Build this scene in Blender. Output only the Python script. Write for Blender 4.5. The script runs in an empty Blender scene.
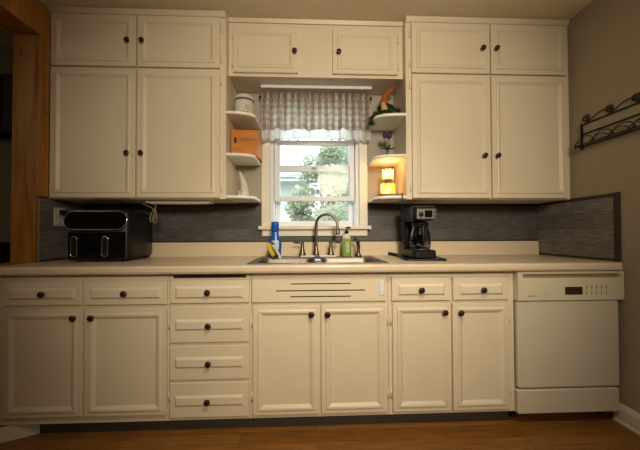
import bpy, bmesh, math, random
from mathutils import Vector, Matrix, noise
PI = math.pi
random.seed(7)
SC = bpy.context.scene
COL = SC.collection

# ------------------------------------------------------------------ materials
def new_mat(name):
    m = bpy.data.materials.new(name); m.use_nodes = True
    nt = m.node_tree
    return m, nt, nt.nodes['Principled BSDF']

def N(nt, kind, **kw):
    n = nt.nodes.new(kind)
    for k, v in kw.items():
        if k in n.inputs: n.inputs[k].default_value = v
        else: setattr(n, k, v)
    return n

def coords(nt, scale=(1, 1, 1), rot=(0, 0, 0)):
    tc = N(nt, 'ShaderNodeTexCoord'); mp = N(nt, 'ShaderNodeMapping')
    mp.inputs['Scale'].default_value = scale; mp.inputs['Rotation'].default_value = rot
    nt.links.new(tc.outputs['Object'], mp.inputs['Vector'])
    return mp.outputs['Vector']

def ramp(nt, fac, stops):
    r = N(nt, 'ShaderNodeValToRGB'); e = r.color_ramp.elements
    while len(e) < len(stops): e.new(0.5)
    for el, (p, c) in zip(e, stops):
        el.position = p; el.color = (c[0], c[1], c[2], 1)
    nt.links.new(fac, r.inputs['Fac'])
    return r.outputs['Color']

def plain(name, col, rough=.5, metal=0, spec=.5, var=.06, nscale=6, bump=0, bscale=60):
    """painted / plastic / metal surface with slight mottling and optional bump"""
    m, nt, b = new_mat(name)
    v = coords(nt)
    nz = N(nt, 'ShaderNodeTexNoise', Scale=nscale, Detail=4)
    nt.links.new(v, nz.inputs['Vector'])
    lo = [c * (1 - var) for c in col]; hi = [min(1, c * (1 + var)) for c in col]
    nt.links.new(ramp(nt, nz.outputs['Fac'], [(.3, lo), (.7, hi)]), b.inputs['Base Color'])
    b.inputs['Roughness'].default_value = rough; b.inputs['Metallic'].default_value = metal
    b.inputs['Specular IOR Level'].default_value = spec
    if bump:
        n2 = N(nt, 'ShaderNodeTexNoise', Scale=bscale, Detail=3)
        nt.links.new(v, n2.inputs['Vector'])
        bp = N(nt, 'ShaderNodeBump', Strength=bump, Distance=.002)
        nt.links.new(n2.outputs['Fac'], bp.inputs['Height']); nt.links.new(bp.outputs['Normal'], b.inputs['Normal'])
    return m

def wood(name, cols, scale, rough=.5, axis_scale=(1, 1, 1), knots=False):
    m, nt, b = new_mat(name)
    v = coords(nt, axis_scale)
    nz = N(nt, 'ShaderNodeTexNoise', Scale=scale, Detail=6, Roughness=.6, Distortion=.6)
    nt.links.new(v, nz.inputs['Vector'])
    c = ramp(nt, nz.outputs['Fac'], [(.28, cols[0]), (.5, cols[1]), (.75, cols[2])])
    if knots:
        v2 = coords(nt, (5.5, 5.5, 2.6))
        vo = N(nt, 'ShaderNodeTexVoronoi', Scale=2.0)
        nt.links.new(v2, vo.inputs['Vector'])
        k = ramp(nt, vo.outputs['Distance'], [(.0, (.22, .18, .15)), (.06, (.36, .32, .28)), (.13, (1, 1, 1))])
        mx = N(nt, 'ShaderNodeMixRGB', blend_type='MULTIPLY'); mx.inputs[0].default_value = 1
        nt.links.new(c, mx.inputs[1]); nt.links.new(k, mx.inputs[2]); c = mx.outputs[0]
    nt.links.new(c, b.inputs['Base Color']); b.inputs['Roughness'].default_value = rough
    return m

def floor_mat():
    m, nt, b = new_mat('oak_floorboards')
    v = coords(nt)
    br = N(nt, 'ShaderNodeTexBrick', Scale=1.0)
    br.inputs['Brick Width'].default_value = 1.1; br.inputs['Row Height'].default_value = .083
    br.inputs['Mortar Size'].default_value = .0012; br.inputs['Bias'].default_value = 0
    br.inputs['Color1'].default_value = (.30, .140, .034, 1); br.inputs['Color2'].default_value = (.23, .100, .022, 1)
    br.inputs['Mortar'].default_value = (.06, .025, .008, 1); br.offset = .37
    nt.links.new(v, br.inputs['Vector'])
    v2 = coords(nt, (2, 26, 1))
    nz = N(nt, 'ShaderNodeTexNoise', Scale=2.2, Detail=6, Roughness=.6)
    nt.links.new(v2, nz.inputs['Vector'])
    g = ramp(nt, nz.outputs['Fac'], [(.3, (.6, .55, .5)), (.7, (1.25, 1.2, 1.1))])
    mx = N(nt, 'ShaderNodeMixRGB', blend_type='MULTIPLY'); mx.inputs[0].default_value = 1
    nt.links.new(br.outputs['Color'], mx.inputs[1]); nt.links.new(g, mx.inputs[2])
    nt.links.new(mx.outputs[0], b.inputs['Base Color'])
    b.inputs['Roughness'].default_value = .42
    return m

def splash_mat(name, axis, k=1.0):
    """grey wood-look peel-and-stick planks laid along the given horizontal axis"""
    m, nt, b = new_mat(name)
    sp = N(nt, 'ShaderNodeSeparateXYZ'); nt.links.new(coords(nt), sp.inputs[0])
    cmb = N(nt, 'ShaderNodeCombineXYZ'); nt.links.new(sp.outputs[axis], cmb.inputs[0]); nt.links.new(sp.outputs['Z'], cmb.inputs[1])
    v = cmb.outputs[0]
    br = N(nt, 'ShaderNodeTexBrick', Scale=1.0)
    br.inputs['Brick Width'].default_value = .30; br.inputs['Row Height'].default_value = .098
    br.inputs['Mortar Size'].default_value = .0012
    br.inputs['Color1'].default_value = (.086 * k, .081 * k, .075 * k, 1); br.inputs['Color2'].default_value = (.057 * k, .054 * k, .050 * k, 1)
    br.inputs['Mortar'].default_value = (.05, .045, .04, 1)
    nt.links.new(v, br.inputs['Vector'])
    mp = N(nt, 'ShaderNodeMapping'); mp.inputs['Scale'].default_value = (5, 90, 3)
    nt.links.new(v, mp.inputs['Vector'])
    nz = N(nt, 'ShaderNodeTexNoise', Scale=2.0, Detail=7, Roughness=.65)
    nt.links.new(mp.outputs[0], nz.inputs['Vector'])
    g = ramp(nt, nz.outputs['Fac'], [(.30, (.35, .34, .33)), (.5, (.95, .95, .95)), (.70, (1.7, 1.68, 1.64))])
    mx = N(nt, 'ShaderNodeMixRGB', blend_type='MULTIPLY'); mx.inputs[0].default_value = 1
    nt.links.new(br.outputs['Color'], mx.inputs[1]); nt.links.new(g, mx.inputs[2])
    nt.links.new(mx.outputs[0], b.inputs['Base Color'])
    b.inputs['Roughness'].default_value = .55
    return m

def glass_mat(name, tint=(1, 1, 1), refl=.08):
    m = bpy.data.materials.new(name); m.use_nodes = True; nt = m.node_tree
    for n in list(nt.nodes): nt.nodes.remove(n)
    out = N(nt, 'ShaderNodeOutputMaterial'); tr = N(nt, 'ShaderNodeBsdfTransparent'); gl = N(nt, 'ShaderNodeBsdfGlossy')
    tr.inputs['Color'].default_value = (*tint, 1); gl.inputs['Roughness'].default_value = .03
    lw = N(nt, 'ShaderNodeLayerWeight', Blend=.25); mul = N(nt, 'ShaderNodeMath', operation='MULTIPLY')
    mul.inputs[1].default_value = refl * 4
    add = N(nt, 'ShaderNodeMath', operation='ADD'); add.inputs[1].default_value = refl * .4; add.use_clamp = True
    nt.links.new(lw.outputs['Fresnel'], mul.inputs[0]); nt.links.new(mul.outputs[0], add.inputs[0])
    mx = N(nt, 'ShaderNodeMixShader')
    nt.links.new(add.outputs[0], mx.inputs[0]); nt.links.new(tr.outputs[0], mx.inputs[1]); nt.links.new(gl.outputs[0], mx.inputs[2])
    nt.links.new(mx.outputs[0], out.inputs['Surface'])
    return m

def cloth_mat(name, color_socket_fn, trans=.5, sheer=0.0):
    m = bpy.data.materials.new(name); m.use_nodes = True; nt = m.node_tree
    for n in list(nt.nodes): nt.nodes.remove(n)
    out = N(nt, 'ShaderNodeOutputMaterial'); df = N(nt, 'ShaderNodeBsdfDiffuse'); tl = N(nt, 'ShaderNodeBsdfTranslucent')
    c = color_socket_fn(nt)
    nt.links.new(c, df.inputs['Color']); nt.links.new(c, tl.inputs['Color'])
    mx = N(nt, 'ShaderNodeMixShader'); mx.inputs[0].default_value = trans
    nt.links.new(df.outputs[0], mx.inputs[1]); nt.links.new(tl.outputs[0], mx.inputs[2])
    s = mx.outputs[0]
    if sheer:
        tp = N(nt, 'ShaderNodeBsdfTransparent'); m2 = N(nt, 'ShaderNodeMixShader'); m2.inputs[0].default_value = sheer
        nt.links.new(s, m2.inputs[1]); nt.links.new(tp.outputs[0], m2.inputs[2]); s = m2.outputs[0]
    nt.links.new(s, out.inputs['Surface'])
    return m

def plaid(nt):
    v = coords(nt)
    sx = N(nt, 'ShaderNodeSeparateXYZ'); nt.links.new(v, sx.inputs[0])
    def wave(sock, period, lo, hi):
        mu = N(nt, 'ShaderNodeMath', operation='MULTIPLY'); mu.inputs[1].default_value = 1 / period
        nt.links.new(sock, mu.inputs[0])
        fr = N(nt, 'ShaderNodeMath', operation='FRACT'); nt.links.new(mu.outputs[0], fr.inputs[0])
        return fr.outputs[0]
    fx = wave(sx.outputs['X'], .050, 0, 1); fz = wave(sx.outputs['Z'], .048, 0, 1)
    cx = ramp(nt, fx, [(0, (.90, .88, .86)), (.44, (.90, .88, .86)), (.5, (.58, .50, .48)), (.92, (.58, .50, .48)), (.98, (.90, .88, .86))])
    cz = ramp(nt, fz, [(0, (1, 1, 1)), (.45, (1, 1, 1)), (.5, (.84, .77, .73)), (.92, (.84, .77, .73)), (.97, (1, 1, 1))])
    mx = N(nt, 'ShaderNodeMixRGB', blend_type='MULTIPLY'); mx.inputs[0].default_value = 1
    nt.links.new(cx, mx.inputs[1]); nt.links.new(cz, mx.inputs[2])
    return mx.outputs[0]

def flat(col):
    def f(nt):
        n = N(nt, 'ShaderNodeRGB'); n.outputs[0].default_value = (*col, 1)
        return n.outputs[0]
    return f

def glow(name, col_fn, strength, base=(.8, .7, .5)):
    m, nt, b = new_mat(name)
    c = col_fn(nt)
    b.inputs['Base Color'].default_value = (*base, 1)
    nt.links.new(c, b.inputs['Emission Color']); b.inputs['Emission Strength'].default_value = strength
    b.inputs['Roughness'].default_value = .4
    return m

def lemon(nt):
    v = coords(nt)
    vo = N(nt, 'ShaderNodeTexVoronoi', Scale=26); nt.links.new(v, vo.inputs['Vector'])
    return ramp(nt, vo.outputs['Distance'], [(0, (1, .76, .22)), (.36, (1, .84, .32)), (.48, (.50, .58, .18)), (.58, (1, .92, .60)), (.8, (1, .95, .72))])

CREAM = plain('cream_cabinet_paint', (.70, .60, .45), .42, var=.025, nscale=3, bump=.12, bscale=35)
CEIL = plain('ceiling_paint', (.82, .73, .56), .9, var=.02, bump=.15, bscale=90)
WALL = plain('taupe_wall_paint', (.36, .31, .22), .85, var=.03, bump=.15, bscale=120)
NICHE = plain('niche_paint', (.35, .315, .25), .7, var=.03)
TRIMW = plain('white_trim_paint', (.74, .68, .57), .38, var=.02)
SASHW = plain('window_frame_white', (.70, .72, .76), .4, var=.02)
SHELFW = plain('white_shelf_paint', (.86, .82, .73), .4, var=.02)
LAMIN = plain('beige_laminate', (.66, .54, .39), .33, var=.05, nscale=120)
BRONZE = plain('dark_bronze_knob', (.030, .016, .012), .28, metal=.3, var=.3, nscale=40)
IRON = plain('wrought_iron', (.016, .009, .008), .55, metal=.3, var=.2)
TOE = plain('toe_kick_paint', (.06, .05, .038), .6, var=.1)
DARK = plain('dark_slot', (.008, .007, .006), .7, var=.1)
SPLB = splash_mat('grey_plank_backsplash', 'X')
SPLR_LIT = splash_mat('grey_plank_backsplash_side_lit', 'Y', 2.5)  # same planks made paler; light on the side walls is put into the colour
EDGE = plain('dark_brown_edge_trim', (.035, .027, .022), .5, var=.15)
PINE = wood('knotty_pine', [(.14, .050, .008), (.36, .150, .026), (.50, .24, .055)], 1.3, .45, (14, 14, 1.0), knots=True)
OAKF = floor_mat()
DWH = plain('bisque_enamel', (.60, .545, .43), .35, var=.02)
DWP = plain('bisque_control_plastic', (.64, .57, .42), .35, var=.02)
DWR = plain('handle_recess_brown', (.30, .215, .12), .6, var=.08)
DISP = plain('display_brown', (.035, .02, .012), .15, var=.1)
PRINT = plain('grey_print', (.11, .10, .085), .6, var=.1)
BLK = plain('black_plastic', (.006, .006, .0065), .42, spec=.35, var=.15)
BLKG = plain('black_gloss', (.004, .004, .005), .08, var=.1)
CHROME = plain('chrome', (.62, .60, .57), .18, metal=1, var=.03)
STEEL = plain('brushed_steel', (.24, .215, .185), .45, metal=1, var=.06, nscale=50)
NICK = plain('aged_nickel', (.20, .165, .125), .36, metal=1, var=.08)
WHITEP = plain('white_plastic', (.66, .62, .54), .4, var=.03)
CER = plain('white_ceramic', (.60, .56, .47), .25, var=.02)
PANE = glass_mat('window_glass', (.97, .985, .99), .006)
GLASSC = glass_mat('carafe_glass', (.42, .43, .45), .14)
GREENL = glass_mat('green_soap', (.60, .75, .28), .08)
PLAID = cloth_mat('brown_plaid_cotton', plaid, .74)
LACE = cloth_mat('white_lace', flat((.88, .87, .85)), .55, .12)
LACEB = plain('lace_edge_thread', (.42, .34, .25), .8)
CRATE = wood('orange_stained_wood', [(.36, .110, .008), (.52, .18, .014), (.60, .24, .03)], 2.5, .45, (1.5, 6, 9))
WBASE = wood('brown_lamp_base', [(.12, .045, .014), (.19, .075, .024), (.24, .10, .035)], 4, .45, (4, 4, 20))
BLUE = plain('blue_bottle_plastic', (.008, .095, .40), .25, var=.1)
LABW = plain('white_label', (.55, .62, .72), .5, var=.2, nscale=60)
YEL = plain('yellow_sponge', (.62, .47, .05), .9, var=.2, nscale=80)
SCRUB = plain('dark_green_scrubber', (.05, .075, .03), .95, var=.3, nscale=120)
CLEARP = plain('clear_handle_plastic', (.50, .52, .50), .2, var=.05)
GRNB = plain('green_soap_liquid', (.22, .34, .075), .25, var=.05)
BOTT = plain('pale_bottle_shoulder', (.60, .60, .50), .2, var=.05)
PETAL = plain('dark_purple_petal', (.035, .018, .040), .6, var=.3, nscale=40)
LEAF = plain('dark_green_leaf', (.030, .075, .014), .55, var=.45, nscale=40)
LEAFB = plain('olive_leaf', (.10, .14, .03), .55, var=.45, nscale=40)
HAT = plain('orange_felt', (.33, .080, .010), .95, var=.2, nscale=50, bump=.4, bscale=200)
GBODY = plain('dark_felt', (.028, .014, .010), .95, var=.2)
SKIN = plain('pink_nose', (.62, .33, .20), .7, var=.05)
BEARD = plain('blond_beard', (.55, .38, .13), .95, var=.35, nscale=60)
POM = plain('olive_tassel', (.16, .14, .03), .95, var=.3)
CABLE = plain('beige_cable', (.28, .21, .13), .6, var=.08)
BCABLE = plain('black_cable', (.012, .010, .009), .5)
SPECK = plain('speckled_grey_plastic', (.50, .50, .47), .5, var=.45, nscale=140)
HOUSEW = plain('white_siding', (.62, .63, .65), .8, var=.02)
ROOF = plain('grey_roof', (.40, .40, .41), .9, var=.1)
BARK = plain('bark', (.30, .26, .20), .9, var=.3, nscale=20)
TLEAF = cloth_mat('tree_leaves', flat((.43, .46, .33)), .4)
TLEAFB = cloth_mat('tree_leaves_pale', flat((.45, .48, .36)), .4)
GROUND = plain('lawn', (.16, .22, .08), .95, var=.2)
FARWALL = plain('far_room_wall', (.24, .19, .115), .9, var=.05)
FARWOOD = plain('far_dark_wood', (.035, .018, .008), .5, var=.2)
def lampshell(name, col_fn, clear, strength):
    m = bpy.data.materials.new(name); m.use_nodes = True; nt = m.node_tree
    for n in list(nt.nodes): nt.nodes.remove(n)
    out = N(nt, 'ShaderNodeOutputMaterial'); c = col_fn(nt)
    tl = N(nt, 'ShaderNodeBsdfTranslucent'); tp = N(nt, 'ShaderNodeBsdfTransparent'); em = N(nt, 'ShaderNodeEmission', Strength=strength)
    nt.links.new(c, tl.inputs['Color']); nt.links.new(c, em.inputs['Color']); nt.links.new(c, tp.inputs['Color'])
    mx = N(nt, 'ShaderNodeMixShader'); mx.inputs[0].default_value = clear
    nt.links.new(tl.outputs[0], mx.inputs[1]); nt.links.new(tp.outputs[0], mx.inputs[2])
    ad = N(nt, 'ShaderNodeAddShader'); nt.links.new(mx.outputs[0], ad.inputs[0]); nt.links.new(em.outputs[0], ad.inputs[1])
    nt.links.new(ad.outputs[0], out.inputs['Surface'])
    return m
WAXG = lampshell('lemon_jar_glow', lemon, .25, .15)
SHADEG = lampshell('frosted_shade_glow', flat((1, .86, .62)), .5, .12)
BULBG = glow('bulb_glow', flat((1, .82, .50)), 9)

# ------------------------------------------------------------------ mesh builder
class MB:
    def __init__(s): s.v = []; s.f = []; s.sm = []
    def add(s, vs, fs, smooth=False):
        b = len(s.v); s.v += [Vector(p) for p in vs]
        for f in fs: s.f.append([b + i for i in f]); s.sm.append(smooth)
        return s
    def box(s, x0, x1, y0, y1, z0, z1, bev=0, seg=2, M=None):
        bm = bmesh.new(); bmesh.ops.create_cube(bm, size=1)
        for q in bm.verts:
            q.co = Vector((x0 + (q.co.x + .5) * (x1 - x0), y0 + (q.co.y + .5) * (y1 - y0), z0 + (q.co.z + .5) * (z1 - z0)))
        if bev: bmesh.ops.bevel(bm, geom=bm.edges[:], offset=bev, segments=seg, affect='EDGES', profile=.5)
        s.frombm(bm, M, False); return s
    def frombm(s, bm, M=None, smooth=False):
        bm.verts.index_update()
        vs = [(M @ q.co) if M else q.co.copy() for q in bm.verts]
        s.add(vs, [[q.index for q in f.verts] for f in bm.faces], smooth); bm.free()
    def rings(s, rings, close=True, cap0=False, cap1=False, smooth=False):
        n = len(rings[0]); vs = [p for r in rings for p in r]; fs = []
        for k in range(len(rings) - 1):
            for i in range(n if close else n - 1):
                j = (i + 1) % n
                fs.append([k * n + i, k * n + j, (k + 1) * n + j, (k + 1) * n + i])
        if cap0: fs.append(list(range(n))[::-1])
        if cap1: fs.append([(len(rings) - 1) * n + i for i in range(n)])
        s.add(vs, fs, smooth); return s
    def tube(s, pts, r, n=8, close=False, smooth=True):
        pts = [Vector(p) for p in pts]; m = len(pts)
        rr = r if isinstance(r, (list, tuple)) else [r] * m
        rings = []; up = None
        for i in range(m):
            a = pts[i - 1] if (i > 0 or close) else pts[i]; b = pts[(i + 1) % m] if (i < m - 1 or close) else pts[i]
            t = (b - a).normalized()
            if up is None:
                up = t.orthogonal().normalized()
            up = (up - t * up.dot(t))
            up = up.normalized() if up.length > 1e-6 else t.orthogonal().normalized()
            w = t.cross(up)
            rings.append([pts[i] + (up * math.cos(2 * PI * k / n) + w * math.sin(2 * PI * k / n)) * rr[i] for k in range(n)])
        if close: rings.append(rings[0]); s.rings(rings, smooth=smooth)
        else: s.rings(rings, cap0=True, cap1=True, smooth=smooth)
        return s
    def lathe(s, prof, c, axis='z', n=24, smooth=True, sx=1, sy=1, caps=True):
        """prof: (radius, height) along the axis from c"""
        rings = []
        for r, h in prof:
            ring = []
            for k in range(n):
                a = 2 * PI * k / n; u, w = r * math.cos(a) * sx, r * math.sin(a) * sy
                p = (u, w, h) if axis == 'z' else ((u, -h, w) if axis == '-y' else (h, u, w))
                ring.append(Vector(c) + Vector(p))
            rings.append(ring)
        s.rings(rings, cap0=caps, cap1=caps, smooth=smooth); return s
    def sphere(s, c, r, sc=(1, 1, 1), n=12, M=None):
        bm = bmesh.new(); bmesh.ops.create_uvsphere(bm, u_segments=n, v_segments=max(6, n // 2), radius=r)
        for q in bm.verts:
            p = Vector((q.co.x * sc[0], q.co.y * sc[1], q.co.z * sc[2]))
            q.co = (M @ p if M else p) + Vector(c)
        s.frombm(bm, None, True); return s
    def prism(s, poly, z0, z1, smooth=False, M=None):
        n = len(poly)
        vs = [(x, y, z0) for x, y in poly] + [(x, y, z1) for x, y in poly]
        if M: vs = [M @ Vector(p) for p in vs]
        s.add(vs, [list(range(n))[::-1], list(range(n, 2 * n))] + [[i, (i + 1) % n, n + (i + 1) % n, n + i] for i in range(n)], smooth)
        return s
    def extrude_x(s, poly, x0, x1, smooth=False):
        n = len(poly)
        vs = [(x0, y, z) for y, z in poly] + [(x1, y, z) for y, z in poly]
        s.add(vs, [list(range(n)), list(range(n, 2 * n))[::-1]] + [[n + i, n + (i + 1) % n, (i + 1) % n, i] for i in range(n)], smooth)
        return s
    def panel(s, x0, x1, z0, z1, y, prof):
        """nested rectangles facing -y; prof = (inset_x, inset_z, dy) from the back edge to the centre"""
        rings = [[(x0 + a, y + d, z0 + b), (x1 - a, y + d, z0 + b), (x1 - a, y + d, z1 - b), (x0 + a, y + d, z1 - b)] for a, b, d in prof]
        s.rings(rings, cap0=True, cap1=True); return s
    def build(s, name, mat, parent=None, at=None):
        off = Vector((0, 0, 0)); p = parent
        while p: off += p.location; p = p.parent
        loc = Vector(at) if (at is not None and parent is None) else Vector((0, 0, 0))
        me = bpy.data.meshes.new(name)
        me.from_pydata([q - off - loc for q in s.v], [], s.f); me.update()
        bm = bmesh.new(); bm.from_mesh(me); bmesh.ops.recalc_face_normals(bm, faces=bm.faces[:]); bm.to_mesh(me); bm.free()
        for pl, sm in zip(me.polygons, s.sm): pl.use_smooth = sm
        me.materials.append(mat)
        o = bpy.data.objects.new(name, me); COL.objects.link(o); o.location = loc
        if parent: o.parent = parent
        return o

def thing(name, label, cat, loc, group=None):
    o = bpy.data.objects.new(name, None); COL.objects.link(o); o.location = loc; o.empty_display_size = .05
    o['label'] = label; o['category'] = cat
    if group: o['group'] = group
    return o
def tag(o, label, cat, group=None):
    o['label'] = label; o['category'] = cat
    if group: o['group'] = group
    return o
def struct(o): o['kind'] = 'structure'; return o
def sempty(name, loc=(0, 0, 0)):
    o = bpy.data.objects.new(name, None); COL.objects.link(o); o.location = loc; return struct(o)

# ------------------------------------------------------------------ room shell
XL, XR, ZC = -1.692, 1.732, 2.53
YB = -4.3
struct(MB().box(-1.83, 1.88, YB - .12, .16, -.1, 0).build('floor', OAKF))
struct(MB().box(-1.83, 1.88, YB - .12, .16, ZC, ZC + .15).build('ceiling', CEIL))
wb = MB()
WX0, WX1, WZ0, WZ1 = -.335, .335, 1.12, 2.06
wb.box(-1.83, WX0, 0, .16, 0, ZC).box(WX1, 1.88, 0, .16, 0, ZC).box(WX0, WX1, 0, .16, 0, WZ0).box(WX0, WX1, 0, .16, WZ1, ZC)
struct(wb.build('wall_back', NICHE))
struct(MB().box(XR, 1.88, YB, 0, 0, ZC).build('wall_right', WALL))
OY0, OY1, OZ0, OZ1 = -1.75, -.375, .894, 2.30
wl = MB().box(-1.83, XL, OY1 + .02, 0, 0, ZC).box(-1.83, XL, OY0, OY1 + .02, 0, OZ0).box(-1.83, XL, OY0, OY1 + .02, OZ1 + .02, ZC).box(-1.83, XL, YB, OY0, 0, ZC)
struct(wl.build('wall_left', WALL))
struct(MB().box(-1.83, 1.88, YB - .12, YB, 0, ZC).build('wall_front', WALL))
# pine trim round the opening in the left wall
tr = sempty('trim_1', (XL, OY1, OZ0))
MB().box(-1.835, XL - .001, OY1, OY1 + .019, OZ0 + .02, OZ1, .002).build('jamb', PINE, tr)
MB().box(-1.835, XL - .001, OY0, OY1, OZ1, OZ1 + .019, .002).build('head_jamb', PINE, tr)
MB().box(-1.845, XL - .001, OY0, OY1 + .018, OZ0, OZ0 + .02, .002).build('sill', PINE, tr)
MB().box(XL, XL + .018, OY1, -.309, 1.314, OZ1 - .001, .003).build('casing', PINE, tr)
poly = [(OY0, 2.30), (-.309, 2.30)] + [(-.309 - .05 + .05 * math.cos(a), 2.45 + .05 * math.sin(a)) for a in [k * PI / 12 for k in range(7)]] + [(OY0, 2.50)]
MB().extrude_x(poly, XL, XL + .018).build('head_casing', PINE, tr)
# room beyond the opening
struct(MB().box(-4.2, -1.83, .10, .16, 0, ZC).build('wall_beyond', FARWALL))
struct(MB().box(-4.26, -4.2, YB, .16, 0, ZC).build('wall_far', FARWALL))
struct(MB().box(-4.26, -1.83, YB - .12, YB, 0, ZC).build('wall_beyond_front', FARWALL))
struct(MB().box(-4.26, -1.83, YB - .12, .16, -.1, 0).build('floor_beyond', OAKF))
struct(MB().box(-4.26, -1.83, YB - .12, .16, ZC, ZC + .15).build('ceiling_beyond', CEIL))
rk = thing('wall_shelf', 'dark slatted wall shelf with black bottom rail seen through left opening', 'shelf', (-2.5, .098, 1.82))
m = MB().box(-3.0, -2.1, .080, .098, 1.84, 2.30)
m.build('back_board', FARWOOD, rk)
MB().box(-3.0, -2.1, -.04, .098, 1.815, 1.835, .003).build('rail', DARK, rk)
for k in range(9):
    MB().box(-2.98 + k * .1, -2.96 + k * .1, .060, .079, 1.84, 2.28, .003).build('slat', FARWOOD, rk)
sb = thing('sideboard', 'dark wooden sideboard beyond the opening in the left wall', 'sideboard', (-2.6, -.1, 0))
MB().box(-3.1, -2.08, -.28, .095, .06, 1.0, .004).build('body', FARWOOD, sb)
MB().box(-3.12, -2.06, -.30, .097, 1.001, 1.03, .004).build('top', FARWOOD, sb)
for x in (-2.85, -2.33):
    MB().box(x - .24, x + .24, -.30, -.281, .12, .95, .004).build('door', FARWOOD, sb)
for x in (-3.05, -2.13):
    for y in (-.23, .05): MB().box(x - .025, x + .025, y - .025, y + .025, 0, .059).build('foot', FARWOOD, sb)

def baseboard(name, x_wall, sgn, y0, y1):
    b = MB()
    poly = [(0, 0), (.022, 0), (.022, .012), (.016, .018), (.014, .08), (.008, .10), (.004, .108), (0, .108)]
    P = [(x_wall + sgn * a, z) for a, z in poly]; n = len(P)
    vs = [(x, y0, z) for x, z in P] + [(x, y1, z) for x, z in P]
    b.add(vs, [list(range(n)), list(range(n, 2 * n))[::-1]] + [[i, (i + 1) % n, n + (i + 1) % n, n + i] for i in range(n)])
    return struct(b.build(name, TRIMW))
baseboard('baseboard_right', XR, -1, YB, -.56)
baseboard('baseboard_left', XL, 1, YB, -.66)
# white board set aslant under the left end of the base cabinets
a, b2 = Vector((-1.685, -.625, 0)), Vector((-1.505, -.532, 0))
d = (b2 - a).normalized(); nrm = Vector((-d.y, d.x, 0)) * .014
q = [a, b2, b2 + nrm, a + nrm]
struct(MB().prism([(p.x, p.y) for p in q], 0, .076).build('baseboard_end', TRIMW))

# ------------------------------------------------------------------ window
w = sempty('window_1', (0, .05, 1.12))
c = MB()
c.box(-.397, -.335, -.018, -.001, 1.141, 2.115, .003).box(.335, .397, -.018, -.001, 1.141, 2.115, .003).box(-.335, .335, -.018, -.001, 2.035, 2.115, .003)
c.build('casing', TRIMW, w)
MB().box(-.417, .420, -.048, -.0005, 1.113, 1.140, .005).box(WX0 + .001, WX1 - .001, -.01, .159, 1.121, 1.1405).build('stool', TRIMW, w)
MB().box(-.385, .410, -.134, -.120, 2.119, 2.1425, .005).build('white_bar', SASHW, w)  # thin white bar in front of the valance top
MB().box(-.392, .395, -.019, -.001, 1.064, 1.112, .004).build('apron', TRIMW, w)
j = MB()
for s in (-1, 1):
    j.box(min(s * .334, s * .309), max(s * .334, s * .309), 0, .159, 1.141, 2.059)
j.box(-.309, .309, 0, .159, 2.034, 2.059)
j.build('jamb', SASHW, w)
def sash(name, x, y0, y1, z0, z1, st, rb, rt):
    f = MB().box(-x, -x + st, y0, y1, z0, z1, .003).box(x - st, x, y0, y1, z0, z1, .003)
    f.box(-x + st, x - st, y0, y1, z0, z0 + rb, .003).box(-x + st, x - st, y0, y1, z1 - rt, z1, .003)
    o = f.build(name, SASHW, w)
    ym = (y0 + y1) / 2
    MB().box(-x + st - .004, x - st + .004, ym - .002, ym + .002, z0 + rb - .004, z1 - rt + .004).build('pane', PANE, o)
    return o
sash('lower_sash', .306, .018, .048, 1.330, 1.795, .040, .036, .036)
sash('upper_sash', .306, .054, .084, 1.562, 2.032, .040, .048, .04)
sash('storm_frame', .308, .112, .134, 1.1415, 2.032, .038, .040, .04)
MB().box(-.02, .02, .010, .0175, 1.585, 1.60, .003).build('latch', SASHW, w)

# ------------------------------------------------------------------ valance
va = thing('valance', 'gathered brown plaid valance with white lace edge over the window', 'curtain', (0, -.06, 2.07))
VX0, VX1 = -.394, .412
MB().tube([(VX0, -.050, 2.088), (VX1, -.050, 2.088)], .006, 10).sphere((VX0 - .006, -.050, 2.088), .012).sphere((VX1 + .006, -.050, 2.088), .012).build('rod', BRONZE, va)
def pleat(x, z, k):
    t = max(0, min(1, (2.085 - z) / .16))
    hd = .015 * math.sin(2 * PI * x / .034 + 1.8 * math.sin(x * 23) + 1.1 * math.sin(x * 51)) * (1 - .75 * t)
    bd = .014 * t * math.sin(2 * PI * x / .081 + 1.6 * math.sin(x * 11) + k) + .006 * t * math.sin(2 * PI * x / .045 + 2)
    return -.068 - .010 * t + hd + bd
NXV = 360
XS = [VX0 + (VX1 - VX0) * i / NXV for i in range(NXV + 1)]
def cloth(z0fn, z1fn, nz, k, yoff=0):
    rings = []
    for jz in range(nz + 1):
        r_ = []
        for x in XS:
            z = z1fn(x) + (z0fn(x) - z1fn(x)) * jz / nz
            r_.append(Vector((x + .004 * math.sin(x * 70 + z * 12), pleat(x, z, k) + yoff, z)))
        rings.append(r_)
    m_ = MB(); m_.rings(rings, close=False, smooth=True); return m_
top = lambda x: 2.117 + .006 * math.sin(x * 2 * PI / .034 + 1.8 * math.sin(x * 23)) * (1 + .4 * math.sin(x * 40))
bot = lambda x: 1.842 + .006 * math.sin(x * 38) + .004 * math.sin(x * 91 + 1)
cloth(bot, top, 24, 0).build('fabric', PLAID, va)
sc = lambda x: 1.765 + .012 * abs(math.sin(PI * x / .062)) + .010 * math.cos(x * 6.5)
lo = cloth(sc, lambda x: 1.90, 8, .3, .014).build('lace_trim', LACE, va)
MB().tube([(x, pleat(x, sc(x), .3) + .013, sc(x)) for x in XS[::2]], .0022, 5).build('edging', LACEB, lo)
MB().tube([(x, pleat(x, bot(x) + .004, 0) - .001, bot(x) + .004) for x in XS[::2]], .0022, 5).build('hem', LACEB, va)

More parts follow.
